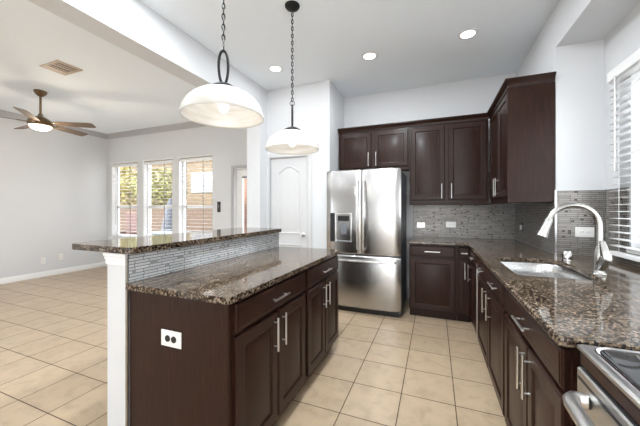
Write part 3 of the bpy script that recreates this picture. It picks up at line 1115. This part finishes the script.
# ------------------------------------------------------------------ lights of the room
def pendant(label, x, y, zr, rot, bulb_power, group='island pendants'):
    t = thing('pendant_lamp', label, 'lamp', (x, y, ZK), rot, group)
    MB().lathe([(0.0, -0.045), (0.012, -0.045), (0.03, -0.038), (0.055, -0.022), (0.064, -0.008), (0.064, -0.0005), (0, -0.0005)], n=28).build('canopy', M['dark_iron'], t)
    z = zr - ZK                      # rim height in local z
    top = z + 0.168
    MB().lathe([(0.012, top + 0.032), (0.022, top + 0.030), (0.05, top + 0.018), (0.074, top + 0.002), (0.072, top - 0.004), (0.0, top - 0.004)], n=24, cap0=True).build('shade_cap', M['dark_iron'], t)
    prof = []
    n = 16
    for k in range(n + 1):
        a = math.radians(8 + 76 * k / n)
        prof.append((0.228 * math.sin(a) / math.sin(math.radians(84)), z + 0.018 + 0.150 * (math.cos(a) - math.cos(math.radians(84))) / (1 - math.cos(math.radians(84)))))
    prof += [(0.231, z + 0.008), (0.230, z), (0.224, z + 0.001)]
    inner = [(max(r - 0.008, 0.02), zz_ - 0.007) for r, zz_ in prof[:n + 1]][::-1]
    MB().lathe(prof + inner, n=56).build('shade', M['alabaster'], t, 60)
    # open lozenge stem
    H = 0.20
    z0 = top + 0.02
    loop = []
    for k in range(28):
        a = 2 * PI * k / 28
        loop.append((0.026 * math.sin(a) * (1 - 0.12 * math.cos(a)), 0, z0 + H / 2 - H / 2 * math.cos(a)))
    MB().tube(loop, 0.0076, 8, closed=True).build('stem_loop', M['dark_iron'], t)
    rr = [(0, 0.02 * math.sin(2 * PI * k / 20), z0 + H + 0.012 + 0.02 * math.cos(2 * PI * k / 20)) for k in range(20)]
    MB().tube(rr, 0.0028, 7, closed=True).build('hanging_ring', M['dark_iron'], t)
    ch = MB()
    zc = z0 + H + 0.045
    i = 0
    while zc < -0.05:
        lk = []
        for k in range(14):
            a = 2 * PI * k / 14
            u_, v_ = 0.0085 * math.sin(a), 0.019 * math.cos(a)
            lk.append((u_, 0, zc + v_) if i % 2 else (0, u_, zc + v_))
        ch.tube(lk, 0.0034, 6, closed=True)
        zc += 0.0305
        i += 1
    ch.tube([(0.003, 0.003, z0 + H), (0.003, 0.003, -0.04)], 0.0018, 6)
    ch.build('chain', M['dark_iron'], t)
    MB().lathe([(0, -0.045), (0.018, -0.041), (0.029, -0.025), (0.03, -0.01), (0.02, 0.02), (0.014, 0.035), (0.014, 0.06), (0, 0.06)], (0, 0, z + 0.075), 20).build('bulb', M['bulb'], t)
    ld_ = bpy.data.lights.new('pendant_light', 'POINT')
    ld_.energy = bulb_power
    ld_.color = (1, 0.97, 0.92)
    ld_.shadow_soft_size = 0.035
    lo = bpy.data.objects.new('pendant_light', ld_)
    COL.objects.link(lo)
    lo.parent = t
    lo.location = (0, 0, z - 0.01)
    return t


pendant('white dome pendant lamp hanging nearest, over the front of the island', -1.137, 1.345, 1.830, math.radians(40), PENDANT_POWER)
pendant('white dome pendant lamp hanging farther back, beside the pantry door', -1.137, 2.215, 1.808, math.radians(112), PENDANT_POWER)

cans = [(-1.84, 3.13, 'recessed ceiling light nearest the pantry corner'), (-0.69, 3.27, 'recessed ceiling light in the middle, above the refrigerator'),
        (0.31, 3.22, 'recessed ceiling light nearest the right wall')]
for x, y, lb in cans:
    t = thing('recessed_light', lb, 'ceiling light', (x, y, ZK), 0, 'recessed kitchen lights')
    MB().lathe([(0.066, -0.001), (0.066, -0.006), (0.085, -0.007), (0.092, -0.003), (0.092, -0.0005)], n=32).build('trim_ring', M['trim'], t)
    MB().lathe([(0, -0.004), (0.066, -0.004), (0.066, -0.0005), (0, -0.0005)], n=32).build('lens', M['lens'], t)
    a = bpy.data.lights.new('downlight', 'AREA')
    a.shape = 'DISK'
    a.size = 0.13
    a.energy = CAN_POWER * (0.7 if x < -1 else 2.5 if x < 0 else 0.8)
    a.color = (0.95, 0.975, 1.0)
    ao = bpy.data.objects.new('downlight', a)
    COL.objects.link(ao)
    ao.parent = t
    ao.location = (0, 0, -0.012)

# ceiling fan
FN = (-5.28, 2.37, ZL)
fan = thing('ceiling_fan', 'five blade bronze ceiling fan with a lit glass bowl', 'ceiling fan', FN)
MB().lathe([(0, -0.0005), (0.072, -0.0005), (0.076, -0.012), (0.06, -0.045), (0.03, -0.075), (0.018, -0.08), (0, -0.08)], n=28).build('canopy', M['bronze'], fan)
MB().tube([(0, 0, -0.07), (0, 0, -0.36)], 0.0135, 12).build('downrod', M['bronze'], fan)
MB().lathe([(0.0, -0.33), (0.024, -0.33), (0.03, -0.36), (0.07, -0.385), (0.125, -0.42), (0.142, -0.45), (0.142, -0.485), (0.125, -0.505), (0.0, -0.505)], n=36).build('motor_housing', M['bronze'], fan)
bowl = MB().lathe([(0.128, -0.5), (0.125, -0.515), (0.105, -0.54), (0.07, -0.558), (0.0, -0.567)], n=32).build('light_bowl', M['fan_bowl'], fan)
FAN_ROT = 32.0
for k in range(5):
    a = math.radians(FAN_ROT + 72 * k)
    bl = MB()
    prof = [(0.20, 0.052), (0.26, 0.062), (0.45, 0.068), (0.60, 0.072), (0.67, 0.066), (0.69, 0.05)]
    tl = math.radians(-13)
    rings = []
    for r, hw in prof:
        rings.append([(r, -hw * math.cos(tl), -hw * math.sin(tl) - 0.003), (r, hw * math.cos(tl), hw * math.sin(tl) - 0.003),
                      (r, hw * math.cos(tl), hw * math.sin(tl) + 0.003), (r, -hw * math.cos(tl), -hw * math.sin(tl) + 0.003)])
    bl.loft(rings)
    bo = bl.build('blade', M['fan_blade'], fan, 30)
    bo.location = (0, 0, -0.462)
    bo.rotation_euler = (0, 0, a)
    ir = MB().box(0.12, -0.022, -0.006, 0.24, 0.022, 0.0025, 0.003).build('blade_iron', M['bronze'], bo)
fl_d = bpy.data.lights.new('fan_light', 'POINT')
fl_d.energy = FAN_POWER
fl_d.color = (1, 0.86, 0.66)
fl_d.shadow_soft_size = 0.08
flo = bpy.data.objects.new('fan_light', fl_d)
COL.objects.link(flo)
flo.parent = fan
flo.location = (0, 0, -0.66)

# ceiling vent
vt = thing('ceiling_vent', 'beige slotted air vent in the living room ceiling', 'vent', (-4.17, 2.07, ZL))
vm = MB()
for (x0, y0, x1, y1) in ((-0.18, -0.13, 0.18, -0.105), (-0.18, 0.105, 0.18, 0.13), (-0.18, -0.105, -0.07, 0.105), (0.155, -0.105, 0.18, 0.105)):
    vm.box(x0, y0, -0.012, x1, y1, -0.0005, 0.002)
vm.build('frame', M['vent_beige'], vt)
MB().box(-0.07, -0.105, -0.003, 0.155, 0.105, -0.0005).build('backing', M['vent_dark'], vt)
lv_ = MB()
for k in range(8):
    y = -0.09 + k * 0.026
    lv_.box(-0.068, y - 0.007, -0.011, 0.153, y + 0.003, -0.008)
lv_.box(0.035, -0.104, -0.0115, 0.05, 0.104, -0.0035)
lv_.build('louvres', M['vent_beige'], vt)


# ------------------------------------------------------------------ outlets and switches
def outlet(label, loc, rz, w=0.12, h=0.075, sock='white_plastic', plate='white_plastic', horizontal=True, dark=False):
    """plate facing local -y"""
    t = thing('wall_outlet', label, 'outlet', loc, rz)
    MB().box(-w / 2, -0.006, -h / 2, w / 2, 0, h / 2, 0.002).build('plate', M[plate], t)
    for s_ in (-1, 1):
        dx, dz = (s_ * 0.02, 0) if horizontal else (0, s_ * 0.02)
        o = MB().lathe([(0, 0.0), (0.0155, 0.0), (0.0165, 0.003), (0.0165, 0.006)], n=18).build('socket', M['black' if dark else sock], t)
        o.location = (dx, -0.009, dz)
        o.rotation_euler = (-PI / 2, 0, 0)
        if not dark:
            MB().box(-0.008, -0.007, -0.0005, -0.006, 0.007, 0.0, 0).box(0.006, -0.007, -0.0005, 0.008, 0.007, 0.0, 0).build('slot', M['black'], o)
    return t


outlet('white outlet plate with black sockets on the island end panel', (-1.187, 1.0345, 0.67), 0, 0.13, 0.078, dark=True)
outlet('grey metal outlet plate on the back tile beside the refrigerator', (-0.18, YB - 0.0095, 1.072), 0, 0.108, 0.07, plate='nickel')
outlet('white outlet plate on the back tile, farther from the refrigerator', (0.21, YB - 0.0095, 1.085), 0, 0.125, 0.078)
outlet('white outlet plate on the tiled return beside the faucet', (1.16, 3.0405, 1.108), 0, 0.125, 0.082)
so = thing('wall_switch', 'small black and white switch on the dark corner tile', 'switch', (XR - 0.0095, 4.04, 1.09), -PI / 2)
MB().box(-0.04, -0.006, -0.055, 0.04, 0, 0.055, 0.002).build('plate', M['black'], so)
MB().box(-0.012, -0.022, -0.035, 0.036, -0.0065, 0.02, 0.001).build('rocker', M['white_plastic'], so)
outlet('white outlet low on the bare left wall, nearer the camera', (XL + 0.0005, 3.17, 0.31), PI / 2, 0.075, 0.12, horizontal=False)
outlet('white outlet low on the bare left wall, nearer the windows', (XL + 0.0005, 3.45, 0.34), PI / 2, 0.075, 0.12, horizontal=False)
sw = thing('wall_switch', 'dark switch plate on the wall between window and patio door', 'switch', (-3.79, YF - 0.0005, 1.34), 0)
MB().box(-0.04, -0.008, -0.10, 0.04, 0, 0.10, 0.003).build('plate', M['black'], sw)
MB().box(-0.012, -0.014, -0.02, 0.012, -0.0085, 0.045, 0.002).build('rocker', M['grey_case'], sw)

# ------------------------------------------------------------------ outside the windows
struct('ground', MB().box(-30, YF + 0.17, -0.12, 14, 30, -0.05), M['patio'])
struct('ground_side', MB().box(XW + 0.16, YREAR - 0.15, -0.12, 14, YF + 0.17, -0.05), M['patio'])
struct('ground_rear', MB().box(-30, -20, -0.12, XW + 4.0, YREAR - 0.16, -0.05), M['bounce_ground'])

fen = thing('garden_fence', 'brown board fence seen through the tall windows', 'fence', (-10, 9.0, -0.05))
fb = MB()
x = -7.0
while x < 7.5:
    fb.box(x, 0, 0, x + 0.135, 0.02, 1.50 + random.uniform(-0.01, 0.01))
    x += 0.142
fb.build('boards', M['fence'], fen)
MB().box(-7, 0.021, 0.35, 7.5, 0.06, 0.44).box(-7, 0.021, 1.15, 7.5, 0.06, 1.24).build('rails', M['fence'], fen)

hs = thing('brick_house', 'tan brick neighbour house beyond the fence', 'house', (-12, 13.0, -0.05))
MB().box(-9, 0, 0, 8.5, 5, 4.6).build('wall', M['brick_tan'], hs)
MB().loft([[(-9.5, -0.5, 4.6), (9.0, -0.5, 4.6), (9.0, 5.5, 4.6), (-9.5, 5.5, 4.6)], [(-7, 2.4, 6.6), (6.5, 2.4, 6.6), (6.5, 2.6, 6.6), (-7, 2.6, 6.6)]]).build('roof', M['roof'], hs)
wf = MB().box(-1.3, -0.05, 2.3, 0.3, -0.001, 3.5, 0.01).build('window', M['house_trim'], hs)
MB().box(-1.2, -0.056, 2.4, -0.55, -0.051, 3.4).box(-0.45, -0.056, 2.4, 0.2, -0.051, 3.4).build('pane', M['grey_case'], wf)

col_ = thing('brick_column', 'red brick patio column seen through the patio door', 'column', (-4.75, 6.3, -0.05))
MB().box(-0.4, -0.3, 0, 0.55, 0.3, 2.75, 0.01).build('shaft', M['brick_red'], col_)
MB().box(-0.45, -0.35, 2.75, 0.6, 0.35, 2.9, 0.01).build('cap', M['patio'], col_)


def tree(label, x, y, h, r, lm, n):
    t = thing('garden_tree', label, 'tree', (x, y, -0.05))
    MB().tube([(0, 0, 0), (0.04, 0.02, h * 0.35), (-0.03, 0.05, h * 0.7), (0.02, 0, h)], [0.11, 0.085, 0.06, 0.02], 8).build('trunk', M['bark'], t)
    mb = MB()
    rnd = random.Random(int(x * 100))
    for _ in range(n):
        v = Vector((rnd.gauss(0, 1), rnd.gauss(0, 1), rnd.gauss(0, 1))).normalized() * (r * rnd.random() ** 0.4)
        c = Vector((0, 0, h * 0.8)) + Vector((v.x, v.y, v.z * 0.8))
        a = Vector((rnd.gauss(0, 1), rnd.gauss(0, 1), rnd.gauss(0, 1))).normalized()
        b = a.orthogonal().normalized()
        s1, s2 = rnd.uniform(0.07, 0.13), rnd.uniform(0.04, 0.07)
        mb.bm.faces.new([mb.bm.verts.new(c + a * s1), mb.bm.verts.new(c + b * s2), mb.bm.verts.new(c - a * s1), mb.bm.verts.new(c - b * s2)])
    mb.build('leaves', lm, t, recalc=False)
    return t


tree('yellow leaved tree beyond the fence, seen through the leftmost window', -16.6, 10.6, 3.2, 1.7, M['leaf'], 1900)
tree('olive green tree beyond the fence, seen through the middle window', -13.0, 10.6, 3.0, 1.35, M['leaf_green'], 1200)

gc = thing('covered_patio_umbrella', 'closed dark covered parasol outside the middle window', 'parasol', (-7.25, 6.3, -0.05))
MB().lathe([(0.30, 0.35), (0.28, 0.6), (0.22, 1.0), (0.14, 1.4), (0.06, 1.65), (0.0, 1.68)], n=14, cap0=True).build('cover', M['cover'], gc)
MB().tube([(0, 0, 0.03), (0, 0, 0.4)], 0.03, 10).build('pole', M['dark_iron'], gc)
MB().lathe([(0, 0), (0.25, 0), (0.25, 0.05), (0.05, 0.09), (0, 0.09)], n=20).build('base', M['dark_iron'], gc)
pc = thing('patio_chair', 'dark wicker patio chair outside the leftmost window', 'chair', (-8.75, 6.0, -0.05), 0.2)
MB().box(-0.3, -0.3, 0.36, 0.3, 0.3, 0.44, 0.02).build('seat', M['chair_dark'], pc)
MB().box(-0.3, 0.25, 0.44, 0.3, 0.32, 1.25, 0.03).build('backrest', M['chair_dark'], pc)
for sx in (-1, 1):
    MB().box(sx * 0.33 - 0.03, -0.3, 0.58, sx * 0.33 + 0.03, 0.3, 0.64, 0.01).build('armrest', M['chair_dark'], pc)
    for sy in (-1, 1):
        MB().box(sx * 0.33 - 0.02, sy * 0.27 - 0.02, 0, sx * 0.33 + 0.02, sy * 0.27 + 0.02, 0.58).build('leg', M['chair_dark'], pc)
pt = thing('patio_table', 'blue grey patio table outside the middle window', 'table', (-6.55, 5.55, -0.05))
MB().box(-0.55, -0.4, 0.70, 0.55, 0.4, 0.74, 0.01).build('tabletop', M['table_blue'], pt)
for sx in (-1, 1):
    for sy in (-1, 1):
        MB().box(sx * 0.48 - 0.025, sy * 0.33 - 0.025, 0, sx * 0.48 + 0.025, sy * 0.33 + 0.025, 0.70).build('leg', M['table_blue'], pt)

nb = thing('grey_block_building', 'grey block neighbour wall outside the kitchen window', 'building', (5.2, 3.0, -0.05))
MB().box(0, -6, 0, 0.4, 7, 2.7).build('wall', M['brick_grey'], nb)
MB().box(-0.15, -6.1, 2.7, 0.55, 7.1, 2.85, 0.02).build('coping', M['patio'], nb)
